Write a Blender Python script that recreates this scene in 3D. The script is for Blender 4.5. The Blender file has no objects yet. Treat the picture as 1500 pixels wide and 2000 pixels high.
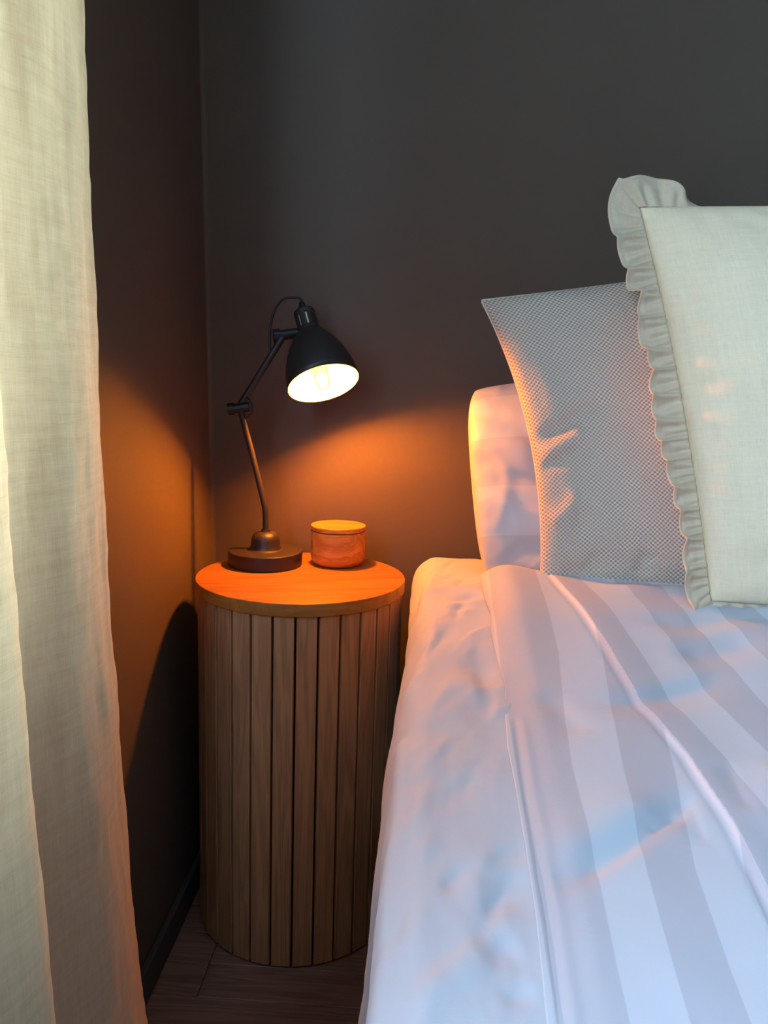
import bpy, bmesh, math, random
import numpy as np
from mathutils import Vector, Matrix

random.seed(7)
SC = bpy.context.scene
COL = SC.collection

# ------------------------------------------------------------------ camera
yaw, pit, rol, FPX = .0503, .1669, .0314, 1540.4
fw = Vector((-math.sin(yaw)*math.cos(pit), math.cos(yaw)*math.cos(pit), -math.sin(pit)))
rt = Vector((math.cos(yaw), math.sin(yaw), 0)); up = rt.cross(fw)
r2 = rt*math.cos(rol) + up*math.sin(rol); u2 = up*math.cos(rol) - rt*math.sin(rol)
cd = bpy.data.cameras.new('camera'); cam = bpy.data.objects.new('camera', cd); COL.objects.link(cam)
cd.sensor_fit = 'VERTICAL'; cd.sensor_height = 36.0; cd.lens = FPX/2000*36.0; cd.clip_start = .01
M = Matrix((r2, u2, -fw)).transposed().to_4x4(); M.translation = Vector((.4191, -1.5297, .9659))
cam.matrix_world = M
SC.camera = cam

# ------------------------------------------------------------------ daylight, exposure
W = bpy.data.worlds.new('sky'); SC.world = W; W.use_nodes = True
bg = W.node_tree.nodes['Background']
bg.inputs[0].default_value = (.50, .81, 1.22, 1); bg.inputs[1].default_value = 20.5
WIN = (-2.6, -.89, .79, 2.25)          # window opening in the left wall: y0, y1, z0, z1
pl = bpy.data.lights.new('window_portal', 'AREA'); pl.shape = 'RECTANGLE'
pl.size = WIN[1]-WIN[0]; pl.size_y = WIN[3]-WIN[2]; pl.cycles.is_portal = True
po = bpy.data.objects.new('window_portal', pl); COL.objects.link(po)
po.location = (-.06, (WIN[0]+WIN[1])/2, (WIN[2]+WIN[3])/2)
po.rotation_euler = Matrix(((0, 0, -1), (1, 0, 0), (0, -1, 0))).to_euler()   # local -Z -> +x
SC.view_settings.view_transform = 'Standard'; SC.view_settings.look = 'None'
SC.view_settings.exposure = 0.0; SC.view_settings.gamma = 1.0; SC.view_settings.use_curve_mapping = False
cy = SC.cycles; cy.use_denoising = True; cy.max_bounces = 5; cy.diffuse_bounces = 3; cy.glossy_bounces = 2; cy.transmission_bounces = 3; cy.transparent_max_bounces = 6
cy.caustics_reflective = False; cy.caustics_refractive = False; cy.adaptive_threshold = .03
LAMP_W = 29.0
LAMP_COL = (1.0, .275, .014)

# ------------------------------------------------------------------ helpers
def link(name, me, mat=None, parent=None):
    o = bpy.data.objects.new(name, me); COL.objects.link(o)
    if mat and me: 
        if not me.materials: me.materials.append(mat)
    if parent: o.parent = parent
    return o
def empty(name, loc=(0, 0, 0)):
    o = bpy.data.objects.new(name, None); COL.objects.link(o); o.location = loc; o.empty_display_size = .05
    return o
def tag(o, label, cat, group=None):
    o['label'] = label; o['category'] = cat
    if group: o['group'] = group
    return o
def struct(o): o['kind'] = 'structure'; return o
def smooth(me, on=True):
    me.polygons.foreach_set('use_smooth', [on]*len(me.polygons)); me.update()
def grid_mesh(name, P, UV=None, wrap=False, sm=True):
    nu, nv = P.shape[:2]
    V = P.reshape(-1, 3); F = []
    idx = np.arange(nu*nv).reshape(nu, nv)
    a = idx[:-1, :-1]; b = idx[1:, :-1]; c = idx[1:, 1:]; d = idx[:-1, 1:]
    F = np.stack([a, b, c, d], -1).reshape(-1, 4)
    if wrap:
        F = np.concatenate([F, np.stack([idx[-1, :-1], idx[0, :-1], idx[0, 1:], idx[-1, 1:]], -1)])
    me = bpy.data.meshes.new(name); me.from_pydata(V.tolist(), [], F.tolist())
    if UV is not None:
        uv = me.uv_layers.new(name='UVMap'); li = np.empty(len(me.loops), dtype=np.int32)
        me.loops.foreach_get('vertex_index', li)
        uv.data.foreach_set('uv', UV.reshape(-1, 2)[li].astype(np.float32).ravel())
    if sm: smooth(me)
    return me
def box_bm(bm, x0, x1, y0, y1, z0, z1):
    v = [bm.verts.new(p) for p in ((x0,y0,z0),(x1,y0,z0),(x1,y1,z0),(x0,y1,z0),(x0,y0,z1),(x1,y0,z1),(x1,y1,z1),(x0,y1,z1))]
    for f in ((3,2,1,0),(4,5,6,7),(0,1,5,4),(1,2,6,5),(2,3,7,6),(3,0,4,7)): bm.faces.new([v[i] for i in f])
def box(name, b, mat=None, parent=None, bevel=0):
    bm = bmesh.new(); box_bm(bm, *b)
    if bevel: bmesh.ops.bevel(bm, geom=bm.edges[:], offset=bevel, segments=2, affect='EDGES', profile=.5)
    me = bpy.data.meshes.new(name); bm.to_mesh(me); bm.free()
    return link(name, me, mat, parent)
def lathe_mesh(name, prof, n=48, sm=True, sharp=None):
    th = np.linspace(0, 2*np.pi, n, endpoint=False)
    pr = np.array(prof, float)
    P = np.stack([pr[None, :, 0]*np.cos(th)[:, None], pr[None, :, 0]*np.sin(th)[:, None], np.repeat(pr[None, :, 1], n, 0)], -1)
    me = grid_mesh(name, P, None, wrap=True, sm=sm)
    bm = bmesh.new(); bm.from_mesh(me); bmesh.ops.remove_doubles(bm, verts=bm.verts, dist=1e-6)
    bmesh.ops.recalc_face_normals(bm, faces=bm.faces); bm.to_mesh(me); bm.free()
    smooth(me, sm)
    if sm: me.set_sharp_from_angle(angle=math.radians(35))
    return me
def rounded(prof_pts, r=.002, seg=4):
    """round the corners of an open 2-D polyline"""
    out = [prof_pts[0]]
    for a, b, c in zip(prof_pts, prof_pts[1:], prof_pts[2:]):
        A, B, C = map(np.array, (a, b, c)); la, lc = np.linalg.norm(A-B), np.linalg.norm(C-B)
        q = min(r, la*.45, lc*.45); p0 = B+(A-B)/la*q; p1 = B+(C-B)/lc*q
        for t in np.linspace(0, 1, seg+1): out.append(tuple((1-t)**2*p0+2*t*(1-t)*B+t*t*p1))
    out.append(prof_pts[-1]); return out
def tube_mesh(name, pts, rad, n=14, cap=True, res=None):
    pts = np.array(pts, float)
    if res:
        t = np.linspace(0, len(pts)-1, res); out = []
        for s in t:
            i = min(int(s), len(pts)-2); f = s-i
            p0 = pts[max(i-1, 0)]; p1 = pts[i]; p2 = pts[i+1]; p3 = pts[min(i+2, len(pts)-1)]
            out.append(.5*((2*p1)+(-p0+p2)*f+(2*p0-5*p1+4*p2-p3)*f*f+(-p0+3*p1-3*p2+p3)*f**3))
        pts = np.array(out)
    T = np.gradient(pts, axis=0); T /= np.linalg.norm(T, axis=1)[:, None]
    ref = np.array((0, 1, 0.)) if abs(T[0][1]) < .9 else np.array((1., 0, 0))
    rings = []; th = np.linspace(0, 2*np.pi, n, endpoint=False); N = np.cross(T[0], ref); N /= np.linalg.norm(N)
    rr = np.broadcast_to(rad, (len(pts),))
    for p, t, q in zip(pts, T, rr):
        N = N - t*(N@t); N /= np.linalg.norm(N); B = np.cross(t, N)
        rings.append(p+q*(np.cos(th)[:, None]*N+np.sin(th)[:, None]*B))
    P = np.array(rings)                       # along, around
    me = grid_mesh(name, P.transpose(1, 0, 2), None, wrap=True)
    if cap:
        bm = bmesh.new(); bm.from_mesh(me); bm.verts.ensure_lookup_table(); L = len(pts)
        bm.faces.new([bm.verts[i*L] for i in range(n)]); bm.faces.new([bm.verts[i*L+L-1] for i in range(n)][::-1])
        bmesh.ops.recalc_face_normals(bm, faces=bm.faces); bm.to_mesh(me); bm.free(); smooth(me); me.set_sharp_from_angle(angle=math.radians(50))
    return me
def aim(o, loc, d):
    """place o so that its local +Z runs along d"""
    o.matrix_local = Matrix.Translation(loc) @ Vector(d).to_track_quat('Z', 'Y').to_matrix().to_4x4()

rng = np.random.default_rng(3)
_perm = rng.permutation(512)
_grad = rng.normal(size=(512, 2)); _grad /= np.linalg.norm(_grad, axis=1)[:, None]
def noise(x, y, s=1.0, seed=0):
    x = np.asarray(x)*s+seed*17.31; y = np.asarray(y)*s-seed*9.77
    xi = np.floor(x).astype(int); yi = np.floor(y).astype(int); xf = x-xi; yf = y-yi
    def g(i, j):
        k = _perm[(_perm[(xi+i) % 512]+yi+j) % 512]; v = _grad[k]
        return v[..., 0]*(xf-i)+v[..., 1]*(yf-j)
    u = xf*xf*xf*(xf*(xf*6-15)+10); v = yf*yf*yf*(yf*(yf*6-15)+10)
    return (g(0,0)*(1-u)+g(1,0)*u)*(1-v)+(g(0,1)*(1-u)+g(1,1)*u)*v
def polydist(x, y, pts):
    """distance, signed side and run (0..1) of points to a polyline"""
    pts = np.array(pts, float)[:, :2]
    seg = np.linalg.norm(np.diff(pts, axis=0), axis=1); cum = np.concatenate([[0], np.cumsum(seg)])
    best = np.full(x.shape, 1e9); side = np.zeros(x.shape); run = np.zeros(x.shape)
    for i in range(len(seg)):
        d = (pts[i+1]-pts[i])/seg[i]; rx = x-pts[i, 0]; ry = y-pts[i, 1]
        t = np.clip(rx*d[0]+ry*d[1], 0, seg[i]); dx = rx-d[0]*t; dy = ry-d[1]*t; q = np.hypot(dx, dy)
        m = q < best; best = np.where(m, q, best); side = np.where(m, d[0]*ry-d[1]*rx, side); run = np.where(m, (cum[i]+t)/cum[-1], run)
    return best, np.sign(side), run
def ridge(x, y, pts, h, w1, w2=None, taper=.18):
    d, s, r = polydist(x, y, pts); w2 = w2 or w1
    w = np.where(s > 0, w1, w2)
    e = np.clip(np.minimum(r, 1-r)/taper, 0, 1) if taper else 1
    return h*np.exp(-(d/w)**2)*(e*e*(3-2*e) if taper else 1)
def sstep(a, b, x): t = np.clip((x-a)/(b-a), 0, 1); return t*t*(3-2*t)

# ------------------------------------------------------------------ materials
class NT:
    def __init__(s, name):
        s.m = bpy.data.materials.new(name); s.m.use_nodes = True; s.t = s.m.node_tree; s.n = s.t.nodes; s.l = s.t.links
        s.p = s.n['Principled BSDF']; s.out = s.n['Material Output']
    def node(s, typ, **kw):
        n = s.n.new(typ)
        for k, v in kw.items():
            if k.startswith('i_'):
                key = k[2:]; n.inputs[int(key) if key.isdigit() else key].default_value = v
            else: setattr(n, k, v)
        return n
    def link(s, a, b): s.l.new(a, b)
    def coord(s, kind='Object', scale=(1, 1, 1), rot=(0, 0, 0)):
        c = s.node('ShaderNodeTexCoord'); m = s.node('ShaderNodeMapping'); m.inputs['Scale'].default_value = scale; m.inputs['Rotation'].default_value = rot
        s.link(c.outputs[kind], m.inputs[0]); return m.outputs[0]
    def noise(s, vec, scale, detail=3, rough=.5, dist=0):
        n = s.node('ShaderNodeTexNoise'); n.inputs['Scale'].default_value = scale; n.inputs['Detail'].default_value = detail
        n.inputs['Roughness'].default_value = rough; n.inputs['Distortion'].default_value = dist; s.link(vec, n.inputs['Vector']); return n.outputs['Fac']
    def ramp(s, fac, stops):
        r = s.node('ShaderNodeValToRGB'); e = r.color_ramp.elements
        while len(e) < len(stops): e.new(.5)
        for q, (p, c) in zip(e, stops): q.position = p; q.color = (*c, 1) if len(c) == 3 else c
        s.link(fac, r.inputs[0]); return r.outputs[0]
    def math(s, op, a, b=None):
        n = s.node('ShaderNodeMath', operation=op)
        for i, v in enumerate((a, b)):
            if v is None: continue
            if isinstance(v, (int, float)): n.inputs[i].default_value = v
            else: s.link(v, n.inputs[i])
        return n.outputs[0]
    def mix(s, fac, a, b):
        n = s.node('ShaderNodeMix', data_type='RGBA')
        for i, v in ((0, fac), (6, a), (7, b)):
            if isinstance(v, (int, float)): n.inputs[i].default_value = v
            elif isinstance(v, tuple): n.inputs[i].default_value = (*v, 1)
            else: s.link(v, n.inputs[i])
        return n.outputs[2]
    def bump(s, h, strength=.3, dist=.001, prev=None):
        b = s.node('ShaderNodeBump'); b.inputs['Strength'].default_value = strength; b.inputs['Distance'].default_value = dist
        s.link(h, b.inputs['Height'])
        if prev: s.link(prev, b.inputs['Normal'])
        s.link(b.outputs[0], s.p.inputs['Normal']); return b.outputs[0]
    def col(s, c):
        if isinstance(c, tuple): s.p.inputs['Base Color'].default_value = (*c, 1)
        else: s.link(c, s.p.inputs['Base Color'])
    def set(s, **kw):
        for k, v in kw.items():
            key = {'rough': 'Roughness', 'metal': 'Metallic', 'spec': 'Specular IOR Level', 'sheen': 'Sheen Weight'}[k]
            if isinstance(v, (int, float)): s.p.inputs[key].default_value = v
            else: s.link(v, s.p.inputs[key])

def m_plain(name, c, rough=.6, metal=0, spec=.5):
    t = NT(name); t.col(c); t.set(rough=rough, metal=metal, spec=spec); return t.m
def m_paint(name, c, rough=.75):
    t = NT(name); v = t.coord('Object')
    a = t.noise(v, 6, 4); t.col(t.mix(a, tuple(x*.94 for x in c), tuple(x*1.06 for x in c)))
    t.set(rough=rough, spec=.35); b = t.noise(v, 260, 3, .6); t.bump(b, .25, .0012); return t.m
def m_wood(name, dark, light, axis='Z', scale=1.0, rough=.5, rand=True, ring=1.0):
    """oak grain running along one object axis"""
    t = NT(name); st = {'X': (.07, 1, 1), 'Y': (1, .07, 1), 'Z': (1, 1, .07)}[axis]
    c = t.node('ShaderNodeTexCoord'); add = t.node('ShaderNodeVectorMath', operation='ADD'); t.link(c.outputs['Object'], add.inputs[0])
    if rand:
        oi = t.node('ShaderNodeObjectInfo'); sc = t.node('ShaderNodeVectorMath', operation='SCALE'); sc.inputs['Scale'].default_value = 9.0
        cb = t.node('ShaderNodeCombineXYZ')
        for i in range(3): t.link(oi.outputs['Random'], cb.inputs[i])
        t.link(cb.outputs[0], sc.inputs[0]); t.link(sc.outputs[0], add.inputs[1])
    mp = t.node('ShaderNodeMapping'); mp.inputs['Scale'].default_value = st; t.link(add.outputs[0], mp.inputs[0]); v = mp.outputs[0]
    n1 = t.noise(v, 22*scale, 3, .5, .6)
    w = t.math('SINE', t.math('MULTIPLY', n1, 55*ring)); w = t.math('ADD', t.math('MULTIPLY', w, .5), .5)
    fine = t.noise(v, 330*scale, 3, .6); broad = t.noise(v, 9*scale, 2)
    f = t.math('ADD', t.math('MULTIPLY', w, .24), t.math('ADD', t.math('MULTIPLY', fine, .52), t.math('MULTIPLY', broad, .24)))
    t.col(t.ramp(f, [(.18, dark), (.72, light)])); t.set(rough=rough, spec=.4); t.bump(f, .25, .0006); return t.m
def m_cotton(name, base, dark=None, uvstripe=False, rough=.7):
    """bed linen; the woven satin stripe sits at odd whole numbers of the U coordinate"""
    t = NT(name); v = t.coord('Object')
    if uvstripe:
        c = t.node('ShaderNodeTexCoord'); s = t.node('ShaderNodeSeparateXYZ'); t.link(c.outputs['UV'], s.inputs[0])
        f = t.math('PINGPONG', s.outputs['X'], 1.0); st = t.node('ShaderNodeMapRange', interpolation_type='SMOOTHSTEP')
        w = t.math('SINE', t.math('MULTIPLY', s.outputs['X'], math.pi)); t.link(w, st.inputs['Value'])
        st.inputs['From Min'].default_value = -.06; st.inputs['From Max'].default_value = .06
        t.col(t.mix(st.outputs[0], dark, base)); r = t.node('ShaderNodeMapRange'); t.link(st.outputs[0], r.inputs[0])
        r.inputs['To Min'].default_value = rough; r.inputs['To Max'].default_value = rough-.22; t.set(rough=r.outputs[0])
    else:
        t.col(base); t.set(rough=rough)
    t.set(spec=.3, sheen=.15)
    cr = t.noise(v, 30, 3, .45, .8); b1 = t.bump(cr, .14, .004)
    wv = t.noise(v, 900, 2, .5); t.bump(wv, .06, .0006, b1); return t.m
def m_linen(name, dark, light, trans=0.0, scale=1.0, slub=1.0):
    """linen weave over UV given in metres: slubs along both threads"""
    t = NT(name)
    va = t.coord('UV', (60*scale, 1400*scale, 1)); vb = t.coord('UV', (1400*scale, 60*scale, 1))
    a = t.noise(va, 1, 3, .6); b = t.noise(vb, 1, 3, .6)
    vc = t.coord('UV', (14*scale, 160*scale, 1)); vd = t.coord('UV', (160*scale, 9*scale, 1))
    cbroad = t.noise(vc, 1, 3, .6); dbroad = t.noise(vd, 1, 3, .6)
    f = t.math('ADD', t.math('MULTIPLY', t.math('ADD', a, b), .28), t.math('MULTIPLY', t.math('ADD', cbroad, dbroad), .22*slub))
    f = t.math('ADD', f, .22*(1-slub))
    c = t.ramp(f, [(.34, dark), (.66, light)]); t.col(c); t.set(rough=.85, spec=.2, sheen=.1)
    t.bump(f, .5, .0012)
    if trans:
        tr = t.node('ShaderNodeBsdfTranslucent'); t.link(c, tr.inputs[0]); mx = t.node('ShaderNodeMixShader'); mx.inputs[0].default_value = trans
        t.link(t.p.outputs[0], mx.inputs[1]); t.link(tr.outputs[0], mx.inputs[2]); t.link(mx.outputs[0], t.out.inputs[0])
    return t.m
def m_weave(name, dark, light, p=.0078):
    """coarse basket weave over UV in metres"""
    t = NT(name); c = t.node('ShaderNodeTexCoord'); s = t.node('ShaderNodeSeparateXYZ')
    wob = t.node('ShaderNodeTexNoise'); wob.inputs['Scale'].default_value = 30; t.link(c.outputs['UV'], wob.inputs['Vector'])
    sc = t.node('ShaderNodeVectorMath', operation='SCALE'); sc.inputs['Scale'].default_value = .004; t.link(wob.outputs['Color'], sc.inputs[0])
    ad = t.node('ShaderNodeVectorMath', operation='ADD'); t.link(c.outputs['UV'], ad.inputs[0]); t.link(sc.outputs[0], ad.inputs[1]); t.link(ad.outputs[0], s.inputs[0])
    k = 2*math.pi/p
    a = t.math('SINE', t.math('MULTIPLY', s.outputs['X'], k)); b = t.math('SINE', t.math('MULTIPLY', s.outputs['Y'], k*1.25))
    f = t.math('ADD', t.math('MULTIPLY', t.math('MULTIPLY', a, b), .5), .5)
    fn = t.noise(t.coord('UV'), 700, 2); g = t.math('ADD', t.math('MULTIPLY', f, .7), t.math('MULTIPLY', fn, .3))
    t.col(t.ramp(g, [(.22, dark), (.72, light)])); t.set(rough=.9, spec=.15); t.bump(f, .7, .0016); return t.m

M_WALL = m_paint('dark_grey_wall_paint', (.103, .072, .050))
M_CEIL = m_paint('ceiling_paint', (.5, .5, .48))
M_BASEB = m_paint('dark_baseboard_paint', (.06, .052, .05), .5)
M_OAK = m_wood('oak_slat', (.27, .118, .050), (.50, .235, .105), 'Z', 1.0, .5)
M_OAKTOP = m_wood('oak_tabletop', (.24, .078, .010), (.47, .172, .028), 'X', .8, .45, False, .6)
M_OAKEDGE = M_OAKTOP
M_ACACIA = m_wood('acacia_box', (.36, .095, .012), (.80, .29, .045), 'X', 1.1, .42, True, .7)
M_FLOOR = m_wood('parquet_wood', (.15, .065, .045), (.30, .15, .10), 'X', 1.0, .4)
M_DARK = m_plain('drum_inside', (.015, .012, .01), .9)
M_BLACK = m_plain('black_powder_coat', (.026, .018, .014), .45, 0, .4)
M_BLACKM = m_plain('black_joint_metal', (.02, .018, .018), .35, .3)
M_CORD = m_plain('black_cable', (.012, .011, .011), .5)
M_WHITEIN = m_plain('white_shade_lining', (.82, .78, .70), .5)
M_SOCKET_GLINT = m_plain('lamp_socket_metal_glint', (.80, .62, .48), .35, .5)  # bright pinkish tone stands in for light leaking through the neck vents
M_SHEET = m_cotton('white_cotton_sheet', (.51, .53, .57))
M_DUVET = m_cotton('satin_striped_cotton', (.56, .58, .62), (.455, .465, .505), True)
M_PILLOW = m_cotton('striped_pillowcase_cotton', (.52, .53, .56), (.45, .455, .485), True)
M_GREY = m_weave('grey_basket_weave', (.27, .22, .175), (.78, .655, .53))
M_BEIGE = m_linen('beige_washed_linen', (.75, .585, .37), (.95, .79, .54), 0, 1.0, .7)
M_FRILL = m_linen('beige_linen_frill', (.64, .51, .35), (.84, .69, .48), .15, 1.0, .5)
M_CURT = m_linen('natural_linen_curtain', (.73, .56, .36), (.95, .79, .55), .50, .8, 1.1)
M_BEDBASE = m_plain('bed_base_fabric', (.05, .05, .055), .9)
M_FRAME = m_plain('window_frame_white', (.8, .8, .78), .4)
def m_pane():
    t = NT('window_glass'); tr = t.node('ShaderNodeBsdfTransparent'); gl = t.node('ShaderNodeBsdfGlossy'); gl.inputs['Roughness'].default_value = .02
    mx = t.node('ShaderNodeMixShader'); mx.inputs[0].default_value = .06
    t.link(tr.outputs[0], mx.inputs[1]); t.link(gl.outputs[0], mx.inputs[2]); t.link(mx.outputs[0], t.out.inputs[0]); return t.m
M_PANE = m_pane()
def m_bulb():
    t = NT('clear_bulb_glass'); tr = t.node('ShaderNodeBsdfTransparent'); tr.inputs[0].default_value = (.97, .93, .80, 1)
    gl = t.node('ShaderNodeBsdfGlossy'); gl.inputs['Roughness'].default_value = .05
    lw = t.node('ShaderNodeLayerWeight'); lw.inputs[0].default_value = .35
    mx = t.node('ShaderNodeMixShader'); t.link(lw.outputs['Facing'], mx.inputs[0])
    t.link(tr.outputs[0], mx.inputs[1]); t.link(gl.outputs[0], mx.inputs[2]); t.link(mx.outputs[0], t.out.inputs[0]); return t.m
M_BULB = m_bulb()
def m_emit(name, c, s):
    t = NT(name); e = t.node('ShaderNodeEmission'); e.inputs[0].default_value = (*c, 1); e.inputs[1].default_value = s
    t.link(e.outputs[0], t.out.inputs[0]); return t.m
M_FIL = m_emit('glowing_filament', LAMP_COL, 60)

# ------------------------------------------------------------------ the room
RX, RY, RZ = 3.3, -3.6, 2.55
LEAN = .0196
def wall_boxes(name, boxes, mat, lean=False):
    bm = bmesh.new()
    for b in boxes: box_bm(bm, *b)
    if lean:
        for v in bm.verts: v.co.x -= LEAN*(v.co.z-.6)
    me = bpy.data.meshes.new(name); bm.to_mesh(me); bm.free()
    return struct(link(name, me, mat))
y0, y1, z0, z1 = WIN
wall_boxes('wall_left', [(-.14, 0, RY, y0, 0, RZ), (-.14, 0, y1, .14, 0, RZ), (-.14, 0, y0, y1, 0, z0), (-.14, 0, y0, y1, z1, RZ)], M_WALL, True)
wall_boxes('wall_back', [(-.2, RX, 0, .14, 0, RZ)], M_WALL)
wall_boxes('wall_right', [(RX, RX+.12, RY, .14, 0, RZ)], M_WALL)
wall_boxes('wall_front', [(-.2, RX, RY-.12, RY, 0, RZ)], M_WALL)
wall_boxes('ceiling', [(-.2, RX+.12, RY-.12, .14, RZ, RZ+.1)], M_CEIL)
# window frame and pane in the left wall
wn = struct(empty('window_1', (-.10, (y0+y1)/2, z0)))
hw = (y1-y0)/2; hh = z1-z0
bm = bmesh.new(); t_ = .055
for b in ((-.025,.025,-hw,hw,0,t_), (-.025,.025,-hw,hw,hh-t_,hh), (-.025,.025,-hw,-hw+t_,t_,hh-t_), (-.025,.025,hw-t_,hw,t_,hh-t_), (-.022,.022,-.03,.03,t_,hh-t_)): box_bm(bm, *b)
me = bpy.data.meshes.new('frame'); bm.to_mesh(me); bm.free(); link('frame', me, M_FRAME, wn)
for s in (-1, 1):
    p = box('pane', (-.003, .003, min(s*.03, s*(hw-t_)), max(s*.03, s*(hw-t_)), t_, hh-t_), M_PANE, wn)
# floor of narrow wooden strips
fl = box('floor', (-.2, RX, RY, .14, -.06, -.006), m_plain('floor_bed', (.02, .015, .012), .9)); struct(fl)
PWD, PLN = .072, .42
strip_me = {}
rest = bmesh.new(); k = 0
for j in range(int(-RY/PWD)+1):
    yb = -.018-j*PWD
    off = [.094-.42, .30-.42, .02-.42, .21-.42][j % 4] if j != 5 else .094-.42
    x = off-.42 if off > -.2 else off
    while x < RX:
        a, b = max(x, .0), min(x+PLN, RX)
        if b-a > .03:
            near = (a < .5 and yb > -1.15)
            bb = (a+.0006, b-.0006, yb-PWD+.0006, yb-.0006)
            if bb[2] > RY:
                if near:
                    L = round(bb[1]-bb[0], 4)
                    if L not in strip_me:
                        bm = bmesh.new(); box_bm(bm, -L/2, L/2, -PWD/2+.0006, PWD/2-.0006, -.006, 0)
                        bmesh.ops.bevel(bm, geom=[e for e in bm.edges if all(v.co.z > -.001 for v in e.verts)], offset=.0008, segments=1, affect='EDGES')
                        me = bpy.data.meshes.new('plank'); bm.to_mesh(me); bm.free(); me.materials.append(M_FLOOR); strip_me[L] = me
                    o = link('plank', strip_me[L], None, fl); o.location = ((bb[0]+bb[1])/2, (bb[2]+bb[3])/2, 0)
                else: box_bm(rest, bb[0], bb[1], bb[2], bb[3], -.006, 0)
        x += PLN
me = bpy.data.meshes.new('plank_field'); rest.to_mesh(me); rest.free(); o = link('plank_field', me, M_FLOOR, fl); o['kind'] = 'stuff'
# baseboards and the caulked corner
bl = struct(box('baseboard_left', (.0118, .0235, RY, -.0005, 0.0, .058), M_BASEB, None, .003))
bb_ = struct(box('baseboard_back', (.024, RX, -.0125, -.0005, 0.0, .058), M_BASEB, None, .003))
bm = bmesh.new(); rr = .008; sec = [(0, 0)]+[(rr-rr*math.sin(a), -(rr-rr*math.cos(a))) for a in np.linspace(0, math.pi/2, 6)]
rows = []
for zz in (.058, RZ):
    rows.append([bm.verts.new((p[0]-LEAN*(zz-.6), p[1], zz)) for p in sec])
for i in range(len(sec)): q = (i+1) % len(sec); bm.faces.new((rows[0][i], rows[0][q], rows[1][q], rows[1][i]))
me = bpy.data.meshes.new('trim_1'); bmesh.ops.recalc_face_normals(bm, faces=bm.faces); bm.to_mesh(me); bm.free(); struct(link('trim_1', me, M_WALL))

# ------------------------------------------------------------------ bed, sheet, duvet
def zt(y): return .648-.125*np.clip((-.32-np.asarray(y))/.75, 0, 1)
BX0, BX1, BY0, BY1 = .43, 2.0, -2.05, -.045
bed = tag(empty('bed', (1.2, -1.05, 0)), 'low upholstered bed holding the white bedding against the back wall', 'bed')
def local(o, par): o.parent = par; o.matrix_parent_inverse = par.matrix_world.inverted(); return o
bpy.context.view_layer.update()
yy = np.linspace(BY0, BY1, 40)
def slab(name, x0, x1, top, bot, mat):
    bm = bmesh.new(); T = []; 
    for y in yy: T.append([bm.verts.new((x, y, z)) for x, z in ((x0, bot(y)), (x1, bot(y)), (x1, top(y)), (x0, top(y)))])
    for a, b in zip(T, T[1:]):
        for i in range(4): j = (i+1) % 4; bm.faces.new((a[i], a[j], b[j], b[i]))
    bm.faces.new(T[0][::-1]); bm.faces.new(T[-1]); bmesh.ops.recalc_face_normals(bm, faces=bm.faces)
    me = bpy.data.meshes.new(name); bm.to_mesh(me); bm.free(); return local(link(name, me, mat), bed)
slab('mattress', BX0, BX1, lambda y: float(zt(y))-.05, lambda y: float(zt(y))-.26, M_SHEET)
slab('bed_base', BX0+.01, BX1-.01, lambda y: float(zt(y))-.262, lambda y: .12, M_BEDBASE)
for x in (BX0+.08, BX1-.08):
    for y in (BY0+.1, BY1-.1):
        o = link('leg', lathe_mesh('leg', [(0, 0), (.02, 0), (.028, .12), (0, .12)], 20), M_BLACK, bed); o.location = (x-1.2, y+1.05, 0)

# sheet: top strip, rounded shoulder and hanging side, one draped cloth
ny, ns = 420, 210
Y = np.concatenate([np.linspace(-2.02, -1.2, 60, endpoint=False), np.linspace(-1.2, -.038, ny-60)])
top_len, r_a, r_b, side = .62, .042, .058, .40
S = np.concatenate([np.linspace(0, .46, 20, endpoint=False), np.linspace(.46, .62, 80, endpoint=False), .62+np.linspace(0, .079, 40, endpoint=False), .699+np.linspace(0, side, ns-140)])
YY, SS = np.meshgrid(Y, S, indexing='ij')
side_x = .4035-.010*sstep(-.35, -.75, YY)                       # plane of the hanging side
top_z = zt(YY)-.004
# head end: falls off toward the wall
head = np.clip((YY+.14)/.10, 0, 1); 
q = np.clip((SS-.62)/.079, 0, 1)*math.pi/2
X = np.where(SS < .62, side_x+r_a+(.62-SS), side_x+r_a*(1-np.sin(q)))
Zs = np.where(SS < .62, top_z, top_z-r_b*(1-np.cos(q)))
hang = np.clip(SS-.699, 0, None); Zs = Zs-hang
flare = sstep(-.45, -.95, YY)
X = X-hang*(.02+.05*flare)*sstep(0, .3, hang)-.010*flare*np.sin(YY*31)*sstep(.0, .12, hang)-.006*np.sin(YY*17+1)*sstep(0, .1, hang)*sstep(-.42, -.6, YY)
X = X-.014*np.exp(-((YY+.60)/.10)**2)*np.exp(-((hang-.09)/.07)**2)
# wrinkles as height along the surface normal
H = np.zeros_like(X)
xs, ys_ = X, YY
def R(pts, h, w1, w2=None, tp=.18): 
    global H
    H = H+ridge(xs, ys_, pts, h*(.95 if pts[0][1] > -.72 else .6), w1*1.45, w2*1.5 if w2 else None, max(tp, .45) if tp > .1 else tp)*(hang < .05)
R([(.412,-1.046),(.422,-1.031),(.452,-1.003),(.47,-.982),(.49,-.967)], .006, .006, .012)
R([(.466,-.985),(.481,-.96),(.499,-.908)], -.005, .006)
R([(.444,-.929),(.458,-.913),(.467,-.892)], -.003, .005)
R([(.49,-.894),(.528,-.864)], -.003, .006)
R([(.433,-.704),(.459,-.611),(.475,-.564)], .005, .008, .018)
R([(.404,-.564),(.42,-.501),(.446,-.459),(.482,-.43)], -.005, .008)
R([(.41,-.54),(.43,-.48),(.456,-.44),(.50,-.41)], .004, .008)
R([(.455,-.385),(.485,-.352),(.53,-.337)], -.005, .007)
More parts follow.
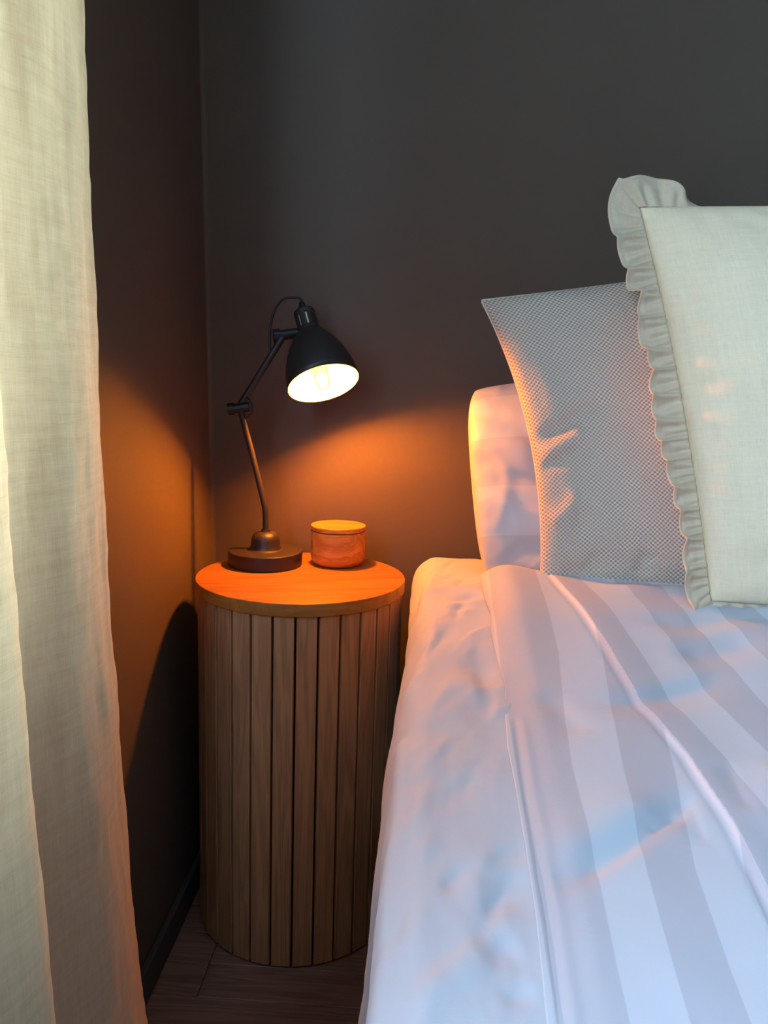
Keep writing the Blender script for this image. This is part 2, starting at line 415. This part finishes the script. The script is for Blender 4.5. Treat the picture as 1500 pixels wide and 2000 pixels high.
R([(.44,-.41),(.475,-.375),(.53,-.36)], .005, .008)
R([(.43,-.45),(.47,-.405),(.53,-.385)], .004, .007)
R([(.486,-.545),(.488,-.621),(.493,-.66)], .006, .007, .014)
R([(.515,-.50),(.500,-.56),(.505,-.62)], -.008, .014)
R([(.403,-.416),(.417,-.339),(.425,-.273)], -.005, .006)
R([(.412,-.416),(.426,-.339),(.434,-.26)], .004, .007)
R([(.42,-.36),(.46,-.315),(.52,-.30)], .004, .008)
R([(.42,-.30),(.47,-.25),(.52,-.24)], -.004, .010)
R([(.44,-.22),(.45,-.15),(.47,-.08)], .004, .010)
R([(.489,-1.028),(.519,-1.009)], -.004, .006)
R([(.415,-.79),(.44,-.74),(.47,-.70)], .003, .006)
R([(.43,-.85),(.46,-.80),(.50,-.76)], -.003, .007)
R([(.42,-.90),(.45,-.855)], .003, .006)
R([(.50,-.955),(.51,-.92),(.505,-.88)], -.007, .012)
R([(.47,-.985),(.495,-.978),(.51,-.97)], -.006, .010)
R([(.405,-.69),(.4085,-.75),(.407,-.83),(.404,-.93),(.402,-1.05),(.402,-1.2)], .007, .0045, .006, .05)   # the raised hem line
rw = random.Random(5)
for _ in range(46):
    px_, py_ = rw.uniform(.405, .53), rw.uniform(-1.1, -.15); an = math.radians(rw.uniform(50, 80)); ln = rw.uniform(.05, .14)
    c1 = rw.uniform(-.012, .012); dx_, dy_ = math.cos(an)*ln, math.sin(an)*ln
    R([(px_-dx_/2, py_-dy_/2), (px_-c1, py_), (px_+dx_/2, py_+dy_/2)], rw.choice((-1, 1))*rw.uniform(.0012, .0032), rw.uniform(.003, .006), rw.uniform(.004, .009), .4)

H = H+.0022*noise(SS*2.2+YY*1.0, YY*1.0-SS*1.0, 11, 1)+.0006*noise(SS*2+YY*1.6, YY*.8-SS*2.0, 30, 2)
dXs = np.gradient(X, axis=1); dZs = np.gradient(Zs, axis=1); nn = np.hypot(dXs, dZs)+1e-9
X = X+H*(dZs/nn); Zs = Zs-H*(dXs/nn)
# rounded head corner
hd = np.clip((YY+.115)/.08, 0, 1); Zs = Zs-(.055*(1-np.sqrt(1-np.clip(hd, 0, .995)**2)))
X = X+.03*hd**2*(hang <= .001)*sstep(.45, .62, SS)+.012*hd**2
P = np.stack([X, YY, Zs], -1)
me = grid_mesh('bed_sheet', P, np.stack([SS, YY], -1))
o = tag(link('bed_sheet', me, M_SHEET), 'plain white cotton sheet draped over the mattress edge beside the wooden nightstand', 'sheet')
md = o.modifiers.new('thick', 'SOLIDIFY'); md.thickness = .002; md.offset = -1

# duvet: closed puffy slab with a diagonal fold, satin stripes
FOLD = [(.618,-.31),(.624,-.34),(.646,-.445),(.665,-.544),(.681,-.641),(.695,-.699),(.706,-.744),(.710,-.788),(.716,-.844),(.716,-.907),(.716,-1.05),(.72,-1.3)]
gx = np.concatenate([np.linspace(.522, .56, 26, endpoint=False), np.linspace(.56, 1.0, 300, endpoint=False), np.linspace(1.0, 2.03, 60)])
gy = np.concatenate([np.linspace(-2.0, -1.2, 50, endpoint=False), np.linspace(-1.2, -.35, 330, endpoint=False), np.linspace(-.35, -.27, 24)])
XX, YD = np.meshgrid(gx, gy, indexing='ij')
seam_off = np.interp(YD, [-1.05,-.95,-.87,-.79,-.725,-.66,-.6,-.54,-.47,-.41,-.36,-.3], [-.003,.001,.001,0,-.002,.001,.006,.001,-.002,.002,-.004,-.006])
XD = XX+seam_off*np.clip(1-(XX-.522)/.08, 0, 1)
e = np.clip((XX-.522)/.045, 0, 1); kk_ = sstep(-.66, -.42, YD); puff = .026*(kk_*np.sqrt(1-(1-e)**2)+(1-kk_)*e*e*(3-2*e))+.010*sstep(.56, .75, XX)
eh = np.clip((-.27-YD)/.05, 0, 1); puff = puff*np.sqrt(1-(1-eh)**2*.8)
puff = puff*(.32+.68*sstep(-.66, -.42, YD))+.010*sstep(-.62, -.42, YD)*np.exp(-((XX-.56)/.04)**2)
Zd = zt(YD)-.001+puff
def D(pts, h, w1, w2=None, tp=.18):
    global Zd
    Zd = Zd+ridge(XD, YD, pts, h*.8, w1*1.15, w2*1.15 if w2 else None, max(tp, .3) if tp > .1 else tp)
D(FOLD, .0048, .030, .0022, .04)
D([(p[0]-.008, p[1]) for p in FOLD], -.0018, .004, .004, .04)
0 and D([(p[0]+.030, p[1]) for p in FOLD], -.003, .012, .012, .04)
D([(.532,-.932),(.555,-.917),(.582,-.899),(.623,-.867),(.664,-.832),(.705,-.786)], -.009, .016, .009)
D([(.54,-.905),(.58,-.87),(.62,-.835),(.66,-.79)], .006, .03)
D([(.60,-.642),(.65,-.648),(.70,-.64),(.75,-.615),(.82,-.575)], -.007, .014, .02)
D([(.70,-.47),(.739,-.476),(.784,-.479),(.847,-.455),(.93,-.44)], -.008, .016)
D([(.74,-.55),(.80,-.54),(.88,-.50)], -.008, .02)
D([(.80,-.40),(.87,-.405),(.95,-.39)], -.006, .016)
D([(.742,-.745),(.738,-.79),(.736,-.836)], -.003, .006, .012)
D([(.686,-.80),(.683,-.84),(.682,-.875)], -.0016, .005, .008)
D([(.634,-.858),(.655,-.842),(.674,-.824)], -.0022, .005)
D([(.626,-.868),(.650,-.850),(.670,-.834)], .0014, .005)
D([(.75,-.87),(.77,-.80),(.80,-.74)], .006, .02)
D([(.73,-.95),(.76,-.90),(.80,-.86)], -.006, .014)
D([(.66,-.335),(.72,-.345),(.80,-.342),(.90,-.335)], -.009, .010, .016)
D([(.66,-.375),(.74,-.385),(.85,-.37),(.95,-.36)], .006, .016)
D([(.541,-.66),(.539,-.8),(.541,-.95),(.537,-1.1)], .002, .005, .003, .1)
D([(.533,-.66),(.531,-.8),(.533,-.95),(.529,-1.1)], -.003, .003, .003, .1)
D([(.56,-.62),(.585,-.66),(.60,-.72)], -.005, .016)
Zd = Zd+.0045*noise(XD, YD*.8, 7, 3)+.0010*noise(XD+YD*.3, YD*.7, 20, 4)
fx = np.interp(-YD, [-p[1] for p in FOLD], [p[0] for p in FOLD])
e0 = np.interp(-YD, [.36,.55,.76,.90,1.0,1.3], [.598,.600,.582,.580,.576,.57]); w0 = np.interp(-YD, [.36,.76,.9,1.3], [.058,.052,.042,.040])
U = np.where(XD < fx, np.where(XD < e0, -.5*(1+(XD-e0)/(.5*(.53-e0))*-1)*0+(XD-e0)/(e0-.528)*.97, (XD-e0)/w0), (XD-fx-.038)/.0525)
Pd = np.stack([XD, YD, Zd], -1)
me = grid_mesh('duvet', Pd, np.stack([U, YD], -1))
bm = bmesh.new(); bm.from_mesh(me)
bot = bmesh.ops.duplicate(bm, geom=bm.verts[:]+bm.edges[:]+bm.faces[:])
bv = [g for g in bot['geom'] if isinstance(g, bmesh.types.BMVert)]; 
for v in bv: v.co.z = float(zt(v.co.y))-.003
bmesh.ops.reverse_faces(bm, faces=[g for g in bot['geom'] if isinstance(g, bmesh.types.BMFace)])
be = [ed for ed in bm.edges if ed.is_boundary]; bmesh.ops.bridge_loops(bm, edges=be)
bmesh.ops.recalc_face_normals(bm, faces=bm.faces)
bm.to_mesh(me); bm.free(); smooth(me)
tag(link('duvet', me, M_DUVET), 'white duvet with woven satin stripes and a long diagonal fold, spread over the bed', 'duvet')

# ------------------------------------------------------------------ pillows
def pillow_surf(TL, TR, BR, BL, T, n=120, ex=.45, bow=(.03,.02,.03,.02), crease=(), seed=0, amp=.004, sag=0.0, pw_=2.2, rc=0.0):
    """two faces of a stuffed cover: corners in space, seam bowed in between them; returns front, back grids, uv, centre, normal"""
    TL, TR, BR, BL = map(np.array, (TL, TR, BR, BL))
    g = np.sin(np.linspace(-1, 1, n)*math.pi/2); g = .55*g+.45*np.linspace(-1, 1, n)
    U, V = np.meshgrid(g, g, indexing='ij')
    s, t = (U+1)/2, (V+1)/2                                  # t up
    bl, bb, br, bt = bow
    ex_u = ((1-TL[0]*0)); wv = np.linalg.norm(TR-TL); hv = np.linalg.norm(TL-BL)
    s2 = s+(bl*(1-V**2)*(1-s)**2-br*(1-V**2)*s**2)/wv
    t2 = t+(bb*(1-U**2)*(1-t)**2-bt*(1-U**2)*t**2)/hv
    cc = rc*np.abs(U)**5*np.abs(V)**5; s2 = s2-cc/wv*np.sign(U); t2 = t2-cc/hv*np.sign(V)
    C = ((1-s2)*(1-t2))[..., None]*BL+(s2*(1-t2))[..., None]*BR+(s2*t2)[..., None]*TR+((1-s2)*t2)[..., None]*TL
    xa = (TR-TL+BR-BL); za = (TL-BL+TR-BR); N = np.cross(xa, za); N /= np.linalg.norm(N)
    if N[1] > 0: N = -N                                      # towards the room
    prof = np.clip((1-np.abs(U)**pw_), 0, 1)**ex*np.clip((1-np.abs(V)**pw_), 0, 1)**ex
    prof = prof*(1+sag*-V)
    mu, mv = s*wv, t*hv
    w = amp*noise(mu, mv, 9, seed)+amp*.45*noise(mu+.5*mv, mv, 22, seed+1)
    edge = np.exp(-(1-np.maximum(np.abs(U), np.abs(V)))/.16)
    w = w+amp*.6*edge*noise(mu, mv, 40, seed+2)*(prof > .02)
    cr = np.zeros_like(U)
    for pts, h, w1, w2 in crease: cr = cr+ridge(mu, mv, pts, h, w1, w2, .25)
    F_ = C+N*(prof*T+(w+cr)*np.clip(prof*3, 0, 1))[..., None]
    B_ = C-N*(prof*T*.9+w*.5*np.clip(prof*3, 0, 1))[..., None]
    return F_, B_, np.stack([mu, mv], -1), C, N
def pillow_mesh(name, F_, B_, UV, uvf=None):
    n = F_.shape[0]; uv = UV if uvf is None else uvf(UV)
    a = grid_mesh(name, F_, uv); b = grid_mesh('tmp', B_, uv)
    bm = bmesh.new(); bm.from_mesh(a); bm.from_mesh(b); bmesh.ops.remove_doubles(bm, verts=bm.verts, dist=1e-5)
    bmesh.ops.recalc_face_normals(bm, faces=bm.faces); bm.to_mesh(a); bm.free(); bpy.data.meshes.remove(b); smooth(a); return a
def at_origin(me, c):
    me.transform(Matrix.Translation(-Vector(c)))
def edge_tube(name, C, sides, rad, mat, par, base):
    n = C.shape[0]; path = []
    if 'T' in sides: path += [C[i, -1] for i in range(n-1, -1, -2)]
    if 'L' in sides: path += [C[0, j] for j in range(n-1, -1, -2)]
    if 'B' in sides: path += [C[i, 0] for i in range(0, n, 2)]
    p = [path[0]]
    for q in path[1:]:
        if np.linalg.norm(q-p[-1]) > .002: p.append(q)
    me = tube_mesh(name, p, rad, 6); at_origin(me, base); return link(name, me, mat, par)

# white pillow against the wall
base = (.86, -.22, .65)
pw = tag(empty('white_pillow', base), 'white striped pillow standing against the wall, lit orange by the lamp', 'pillow')
cz = [([(.0,.31),(.05,.25),(.13,.22)], .005, .016, .03), ([(.0,.24),(.05,.19),(.14,.17)], -.006, .010, .022), ([(.01,.17),(.07,.12),(.16,.12)], .005, .012, .025), ([(.02,.03),(.08,.075),(.17,.08)], -.005, .009, .016), ([(.02,.08),(.05,.14),(.06,.22)], .003, .012, .012), ([(.06,.01),(.11,.05),(.18,.055)], .004, .008, .012)]
F_, B_, UV, C, N = pillow_surf((.488,-.085,.962), (1.17,-.085,.965), (1.17,-.245,.63), (.525,-.245,.625), .066, 110, .34, (-.006,.0,.02,-.004), cz, 21, .006, rc=.014)
me = pillow_mesh('pillow_body', F_, B_, UV, lambda q: np.stack([(q[..., 1]-.085)/.085, q[..., 0]], -1)); at_origin(me, base); link('pillow_body', me, M_PILLOW, pw)

# grey woven cushion
base = (.86, -.30, .65)
pg = tag(empty('woven_cushion', base), 'grey basket-weave cushion leaning between the white pillow and the ruffled cushion', 'cushion')
cz = [([(.0,.235),(.05,.25),(.10,.275),(.15,.285)], -.010, .010, .016), ([(.0,.21),(.05,.225),(.10,.245)], .008, .012, .016), ([(.0,.19),(.04,.20),(.09,.225)], -.006, .008, .012), ([(.01,.10),(.04,.12),(.07,.15)], .006, .012, .014), ([(.02,.03),(.07,.03),(.11,.06)], -.006, .012, .014), ([(.03,.06),(.06,.09),(.07,.13)], -.005, .01, .01), ([(.16,.02),(.17,.06)], -.006, .012, .012)]
F_, B_, UV, C, N = pillow_surf((.500,-.19,1.098), (1.02,-.19,1.182), (1.10,-.325,.655), (.606,-.325,.650), .055, 130, .46, (.034,.004,.02,.004), cz, 31, .004)
me = pillow_mesh('cushion_body', F_, B_, UV); at_origin(me, base); link('cushion_body', me, M_GREY, pg)
edge_tube('seam', C, 'TLB', .0016, M_GREY, pg, base)

# ruffled linen cushion
base = (1.05, -.41, .65)
pb = tag(empty('ruffled_cushion', base), 'large beige linen cushion with a gathered ruffle, foremost on the bed', 'cushion')
cz = [([(.02,.50),(.10,.47),(.2,.46)], .004, .02, .03), ([(.03,.06),(.12,.07),(.25,.05)], -.005, .015, .02), ([(.02,.30),(.09,.33),(.2,.33)], .004, .02, .03)]
F_, B_, UV, C, N = pillow_surf((.716,-.30,1.226), (1.34,-.30,1.262), (1.42,-.42,.66), (.832,-.42,.668), .086, 130, .50, (.012,.0,.02,.010), cz, 41, .006, rc=.001)
me = pillow_mesh('cushion_body', F_, B_, UV); at_origin(me, base); link('cushion_body', me, M_BEIGE, pb)
n = C.shape[0]; mid = C[n//2, n//2]
def side_pts(k, m): 
    seq = {'L': C[0, :], 'T': C[:, -1], 'R': C[-1, ::-1], 'B': C[::-1, 0]}[k]
    d = np.concatenate([[0], np.cumsum(np.linalg.norm(np.diff(seq, axis=0), axis=1))]); t = np.linspace(0, d[-1], m, endpoint=False)
    return np.stack([np.interp(t, d, seq[:, i]) for i in range(3)], -1)
ring = np.concatenate([side_pts('L', 420), side_pts('T', 300), side_pts('R', 300), side_pts('B', 300)])
m = len(ring); arc = np.concatenate([[0], np.cumsum(np.linalg.norm(np.diff(ring, axis=0), axis=1))])
tan = np.roll(ring, -14, 0)-np.roll(ring, 14, 0); tan /= np.linalg.norm(tan, axis=1)[:, None]
out = np.cross(tan, N); out *= np.sign(((ring-mid)*out).sum(1))[:, None]
for _ in range(3):
    out = (np.roll(out, 8, 0)+out+np.roll(out, -8, 0)); out /= np.linalg.norm(out, axis=1)[:, None]
back = np.zeros(m); topm = (np.arange(m) > 430) & (np.arange(m) < 720)
back = np.where(topm, sstep(430, 480, np.arange(m)), 0)
width = .044+.008*noise(arc, arc*0, 14, 2)+.004*noise(arc, arc*0, 40, 3)
hgt = arc/arc[419]                                    # 0..1 up the near side
width = np.where(np.arange(m) < 420, np.interp(hgt, [0,.08,.16,.3,.45,.55,.60,.63,.66,.72,.765,.785,.80,.86,.93,1.0], [.036,.036,.030,.038,.048,.044,.036,.042,.046,.044,.034,.033,.047,.044,.050,.052])+.002*noise(arc, arc*0, 60, 4), width)
width = width*np.where(topm, 1-.35*back, 1)
A = np.linspace(0, 1, 16)
ph = np.cumsum(.9+.8*noise(arc, arc*0, 25, 6))*2*math.pi*(arc[1])/.034
ph2 = np.cumsum(1+.7*noise(arc, arc*0, 40, 7))*2*math.pi*(arc[1])/.013
rows = []; uvs = []
for a in A:
    lift = .0085*a*np.sin(ph)*(1.0)+.0030*np.sin(ph2)*math.sin(math.pi*min(1, a*1.2+.05))**.5+.003*noise(arc, arc*0+a*2, 50, 9)*a
    lift = lift+.012*a*a                             # lips forward a little
    lift = lift*(1-back)-back*(.034*a+.004*a*np.sin(ph))
    along = .004*a*np.sin(ph+1.1)
    rows.append(ring+out*(width*a*(1-.80*back))[:, None]+N*lift[:, None]+tan*along[:, None]); uvs.append(np.stack([arc, np.full(m, a*.05)], -1))
P = np.array(rows).transpose(1, 0, 2); me = grid_mesh('ruffle', P, np.array(uvs).transpose(1, 0, 2), wrap=True); at_origin(me, base)
o = link('ruffle', me, M_FRILL, pb); o['label'] = 'gathered linen ruffle along the cushion edge'
md = o.modifiers.new('thick', 'SOLIDIFY'); md.thickness = .0014; md.offset = 0

# ------------------------------------------------------------------ round nightstand of oak slats
NX, NY, NR, NH = .2121, -.2039, .18, .6252
ns_ = tag(empty('nightstand', (NX, NY, 0)), 'round oak nightstand clad in upright slats, between the wall corner and the bed', 'nightstand')
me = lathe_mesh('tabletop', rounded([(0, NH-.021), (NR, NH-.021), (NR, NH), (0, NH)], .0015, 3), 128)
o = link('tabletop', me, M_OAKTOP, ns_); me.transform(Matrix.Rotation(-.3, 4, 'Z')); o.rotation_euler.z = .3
link('drum', lathe_mesh('drum', [(0, .02), (NR-.013, .02), (NR-.013, NH-.022), (0, NH-.022)], 96), M_DARK, ns_)
link('plinth', lathe_mesh('plinth', [(0, 0), (NR-.022, 0), (NR-.022, .02), (0, .02)], 64), M_DARK, ns_)
NSL = 31; pitch = 2*math.pi/NSL
bm = bmesh.new(); hwid = (NR-.004)*math.tan(pitch/2)-.0022
box_bm(bm, -hwid, hwid, -.0045, .0045, 0, NH-.021-.0055)
bmesh.ops.bevel(bm, geom=[ed for ed in bm.edges if abs(ed.verts[0].co.z-ed.verts[1].co.z) > .1], offset=.0009, segments=1, affect='EDGES')
sm_ = bpy.data.meshes.new('slat'); bm.to_mesh(sm_); bm.free(); sm_.materials.append(M_OAK)
for i in range(NSL):
    a = math.radians(-83.8)+pitch*(i+.5)
    o = link('slat', sm_, None, ns_); rr = NR-.0085; o.location = (rr*math.cos(a), rr*math.sin(a), .005); o.rotation_euler.z = a+math.pi/2

# ------------------------------------------------------------------ lidded wooden box
bx = tag(empty('lidded_box', (.264, -.106, NH)), 'small round wooden box with a flat lid, standing beside the lamp base', 'box')
me = lathe_mesh('box_body', rounded([(0, 0), (.042, 0), (.0505, .012), (.0505, .0635), (.0465, .0635), (.0465, .004), (0, .004)], .006, 5), 72)
link('box_body', me, M_ACACIA, bx)
me = lathe_mesh('lid', rounded([(0, .058), (.0460, .058), (.0460, .0652), (.0505, .0652), (.0505, .0735), (0, .0735)], .0014, 3), 72)
link('lid', me, M_ACACIA, bx)

# ------------------------------------------------------------------ table lamp
LX, LY = .1345, -.135
lamp = tag(empty('table_lamp', (LX, LY, NH)), 'black jointed table lamp, lit, standing on the round nightstand', 'lamp')
def LP(p): return (p[0]-LX, p[1]-LY, p[2]-NH)
o = link('base', lathe_mesh('base', rounded([(0, 0), (.0665, 0), (.0675, .0270), (.0, .0290)], .0025, 4), 80), M_BLACK, lamp)
hub = [(.034, .0278), (.029, .0300), (.0262, .036), (.0258, .046), (.0236, .0540), (.018, .0590), (.0085, .0610), (.0078, .065), (0, .065)]
link('hub', lathe_mesh('hub', hub, 48), M_BLACK, lamp)
ELB = (.0845, -.126, .907)
link('pole', tube_mesh('pole', [LP(p) for p in [(LX, LY, .684), (LX, LY, .705), (.1338, -.1345, .722), (.1310, -.134, .738), (.1080, -.130, .826), (.0870, -.1265, .9005)]], .0055, 16, True, 60), M_BLACK, lamp)
# elbow: barrel across the arm, with a knob
eb = link('elbow_joint', tube_mesh('elbow_joint', [LP((.0665, -.128, .9045)), LP((.1010, -.124, .9095))], .0085, 18), M_BLACKM, lamp)
link('knob', tube_mesh('knob', [LP((.064, -.128, .904)), LP((.0745, -.127, .9055))], .0108, 20), M_BLACKM, eb)
link('upper_arm', tube_mesh('upper_arm', [LP((.0855, -.122, .913)), LP((.157, -.105, 1.034))], .0062, 16), M_BLACK, lamp)
# shade frame: opening centre, axis pointing out of the opening
OC = Vector((.2365, -.142, .9545)); AX = Vector((.3100, -.4370, -.8440)).normalized()
sj = link('shade_joint', tube_mesh('shade_joint', [LP((.143, -.102, 1.0355)), LP((.190, -.088, 1.0440))], .0092, 18), M_BLACKM, lamp)
link('knob', tube_mesh('knob', [LP((.140, -.103, 1.035)), LP((.151, -.0995, 1.037))], .0118, 20), M_BLACKM, sj)
UPV = -AX
def on_axis(o): aim(o, Vector(LP(OC)), UPV)
ro = [(.0645, 0), (.0638, .010), (.0615, .026), (.0570, .045), (.0508, .062), (.0430, .078), (.0340, .092), (.0250, .103), (.0192, .108)]
ri = [(r_-.0014, z_) for r_, z_ in ro]
sh = link('shade', lathe_mesh('shade', ro, 72), M_BLACK, lamp); on_axis(sh)
md = sh.modifiers.new('thick', 'SOLIDIFY'); md.thickness = .0008; md.offset = -1
li = link('lining', lathe_mesh('lining', ri[:-1]+[(.0182, .107)], 72), M_WHITEIN, sh)
# slotted neck: bars between open vents
bm = bmesh.new(); nb = 8; r0, r1 = .0178, .0192
for i in range(nb):
    a0 = 2*math.pi*i/nb; seg = 6; cov = 2*math.pi/nb*.78
    ring_ = []
    for z_ in (.114, .142):
        for rr in (r0, r1):
            ring_.append([bm.verts.new((rr*math.cos(a0+cov*(k/seg-.5)), rr*math.sin(a0+cov*(k/seg-.5)), z_)) for k in range(seg+1)])
    a_, b_, c_, d_ = ring_
    for k in range(seg):
        for p_, q_ in ((a_, c_), (b_, d_), (a_, b_), (c_, d_)): bm.faces.new((p_[k], p_[k+1], q_[k+1], q_[k]))
    for k in (0, seg): bm.faces.new((a_[k], b_[k], d_[k], c_[k]))
bmesh.ops.recalc_face_normals(bm, faces=bm.faces); me = bpy.data.meshes.new('vent_neck'); bm.to_mesh(me); bm.free(); smooth(me, True); me.set_sharp_from_angle(angle=.6)
link('vent_neck', me, M_BLACK, sh)
link('neck_collar', lathe_mesh('neck_collar', rounded([(.0176, .107), (.0200, .106), (.0194, .1145), (.0176, .1145)], .0008, 2), 48), M_BLACK, sh)
link('neck_cap', lathe_mesh('neck_cap', rounded([(.0, .141), (.0194, .141), (.0194, .149), (.015, .153), (.0, .1535)], .002, 3), 48), M_BLACK, sh)
link('cord_grip', lathe_mesh('cord_grip', rounded([(0, .153), (.0068, .153), (.0060, .166), (.0045, .171), (0, .171)], .001, 2), 24), M_BLACKM, sh)
link('socket', lathe_mesh('socket', [(0, .078), (.0125, .078), (.0150, .084), (.0165, .112), (.0165, .139), (0, .140)], 32), M_SOCKET_GLINT, sh)
bulb = link('bulb', lathe_mesh('bulb', [(.0001, -.010), (.005, -.0088), (.009, -.0055), (.0118, 0), (.0128, .010), (.0128, .060), (.0122, .079)], 36), M_BULB, sh)
for s_, t0 in ((-1, .004), (1, .004)):
    link('filament', tube_mesh('filament', [(s_*.0055, 0, .045), (s_*.004, 0, .012)], .0009, 8), M_FIL, bulb)
lt = bpy.data.lights.new('bulb_light', 'POINT'); lt.energy = LAMP_W; lt.color = LAMP_COL; lt.shadow_soft_size = .015
lo = bpy.data.objects.new('bulb_light', lt); COL.objects.link(lo); lo.parent = sh; lo.location = (0, 0, .0235)
# cable: out of the cap, over to the arm; loop round the elbow; drop behind the table
gt = OC+UPV*.170
link('cord', tube_mesh('cord', [LP(p) for p in [tuple(gt-UPV*.004), tuple(gt+UPV*.008), (.168, -.070, 1.106), (.152, -.078, 1.102), (.1395, -.090, 1.082), (.1335, -.100, 1.050), (.1345, -.104, 1.012), (.136, -.106, .998)]], .0022, 8, True, 60), M_CORD, lamp)
link('cord', tube_mesh('cord', [LP(p) for p in [(.0935, -.120, .927), (.102, -.128, .923), (.1085, -.132, .913), (.1085, -.133, .901), (.101, -.132, .892), (.0915, -.128, .887)]], .0018, 8, True, 40), M_CORD, lamp)
link('cord', tube_mesh('cord', [LP(p) for p in [(.1345, -.072, .633), (.128, -.045, .630), (.100, -.029, .628), (.060, -.027, .616), (.040, -.045, .55), (.032, -.08, .40), (.0285, -.110, .25), (.030, -.10, .10), (.045, -.06, .0045), (.10, -.030, .0045)]], .0024, 8, True, 80), M_CORD, lamp)

# ------------------------------------------------------------------ curtain
CT = 2.30
nz, nsq = 160, 260
zc = np.linspace(.012, CT, nz)
key = np.array([(.090,-.740),(.104,-.757),(.114,-.79),(.121,-.83),(.119,-.87),(.104,-.91),(.096,-.945),(.108,-.985),(.142,-1.014),(.164,-1.05),(.15,-1.10),(.110,-1.14),(.084,-1.18),(.11,-1.23),(.135,-1.27),(.11,-1.32),(.085,-1.36)])
kk = np.linspace(0, len(key)-1, nsq)
def cr(i, pts=key):
    j = np.clip(i.astype(int), 0, len(pts)-2); f = (i-j)[:, None]
    p0, p1, p2, p3 = pts[np.clip(j-1, 0, None)], pts[j], pts[j+1], pts[np.clip(j+2, None, len(pts)-1)]
    return .5*((2*p1)+(-p0+p2)*f+(2*p0-5*p1+4*p2-p3)*f*f+(-p0+3*p1-3*p2+p3)*f**3)
base_xy = cr(kk); cs = np.concatenate([[0], np.cumsum(np.linalg.norm(np.diff(base_xy, axis=0), axis=1))])
P = np.zeros((nsq, nz, 3)); UVc = np.zeros((nsq, nz, 2))
for j, z in enumerate(zc):
    t = z/CT; low = (1-t)
    ampx = .55+.55*low
    x = .104+(base_xy[:, 0]-.104)*ampx-LEAN*(z-.6)*.5
    edge_y = np.interp(z, [0, .16, .27, .54, .73, .88, 1.1, 1.3, 2.3], [-.66, -.682, -.708, -.738, -.757, -.760, -.764, -.766, -.77])
    far = np.clip(1-cs/.40, 0, 1)
    y = base_xy[:, 1]+(edge_y+.745)*far
    near = sstep(.18, .32, cs); y = y-.06*near*(t-.35)          # near fold pulls away with height
    x = x+.0035*noise(cs*1.0, cs*0+z*.35, 22, 11)+.0018*noise(cs, cs*0+z*.8, 55, 12)
    y = y+.0025*noise(cs*.3, cs*0+z*2.2, 6, 13)
    P[:, j] = np.stack([x, y, np.full(nsq, z)], -1); UVc[:, j] = np.stack([cs, np.full(nsq, z)], -1)
me = grid_mesh('curtain', P, UVc)
o = tag(link('curtain', me, M_CURT), 'beige linen curtain hanging in soft folds beside the window', 'curtain')
md = o.modifiers.new('thick', 'SOLIDIFY'); md.thickness = .0016; md.offset = 0
rod = tag(empty('curtain_rod', (.10, -1.6, CT+.012)), 'black metal curtain rod fixed above the window, holding the linen curtain', 'curtain rod')
link('rod', tube_mesh('rod', [(0, -1.0, 0), (0, .98, 0)], .011, 16), M_BLACK, rod)
for yb in (-.9, .88): link('bracket', tube_mesh('bracket', [(-.14, yb, 0), (0, yb, 0)], .007, 12), M_BLACK, rod)
for yb in (-1.0, .98):
    o = link('finial', lathe_mesh('finial', [(0, -.02), (.014, -.014), (.02, 0), (.014, .014), (0, .02)], 20), M_BLACK, rod); o.location = (0, yb, 0)
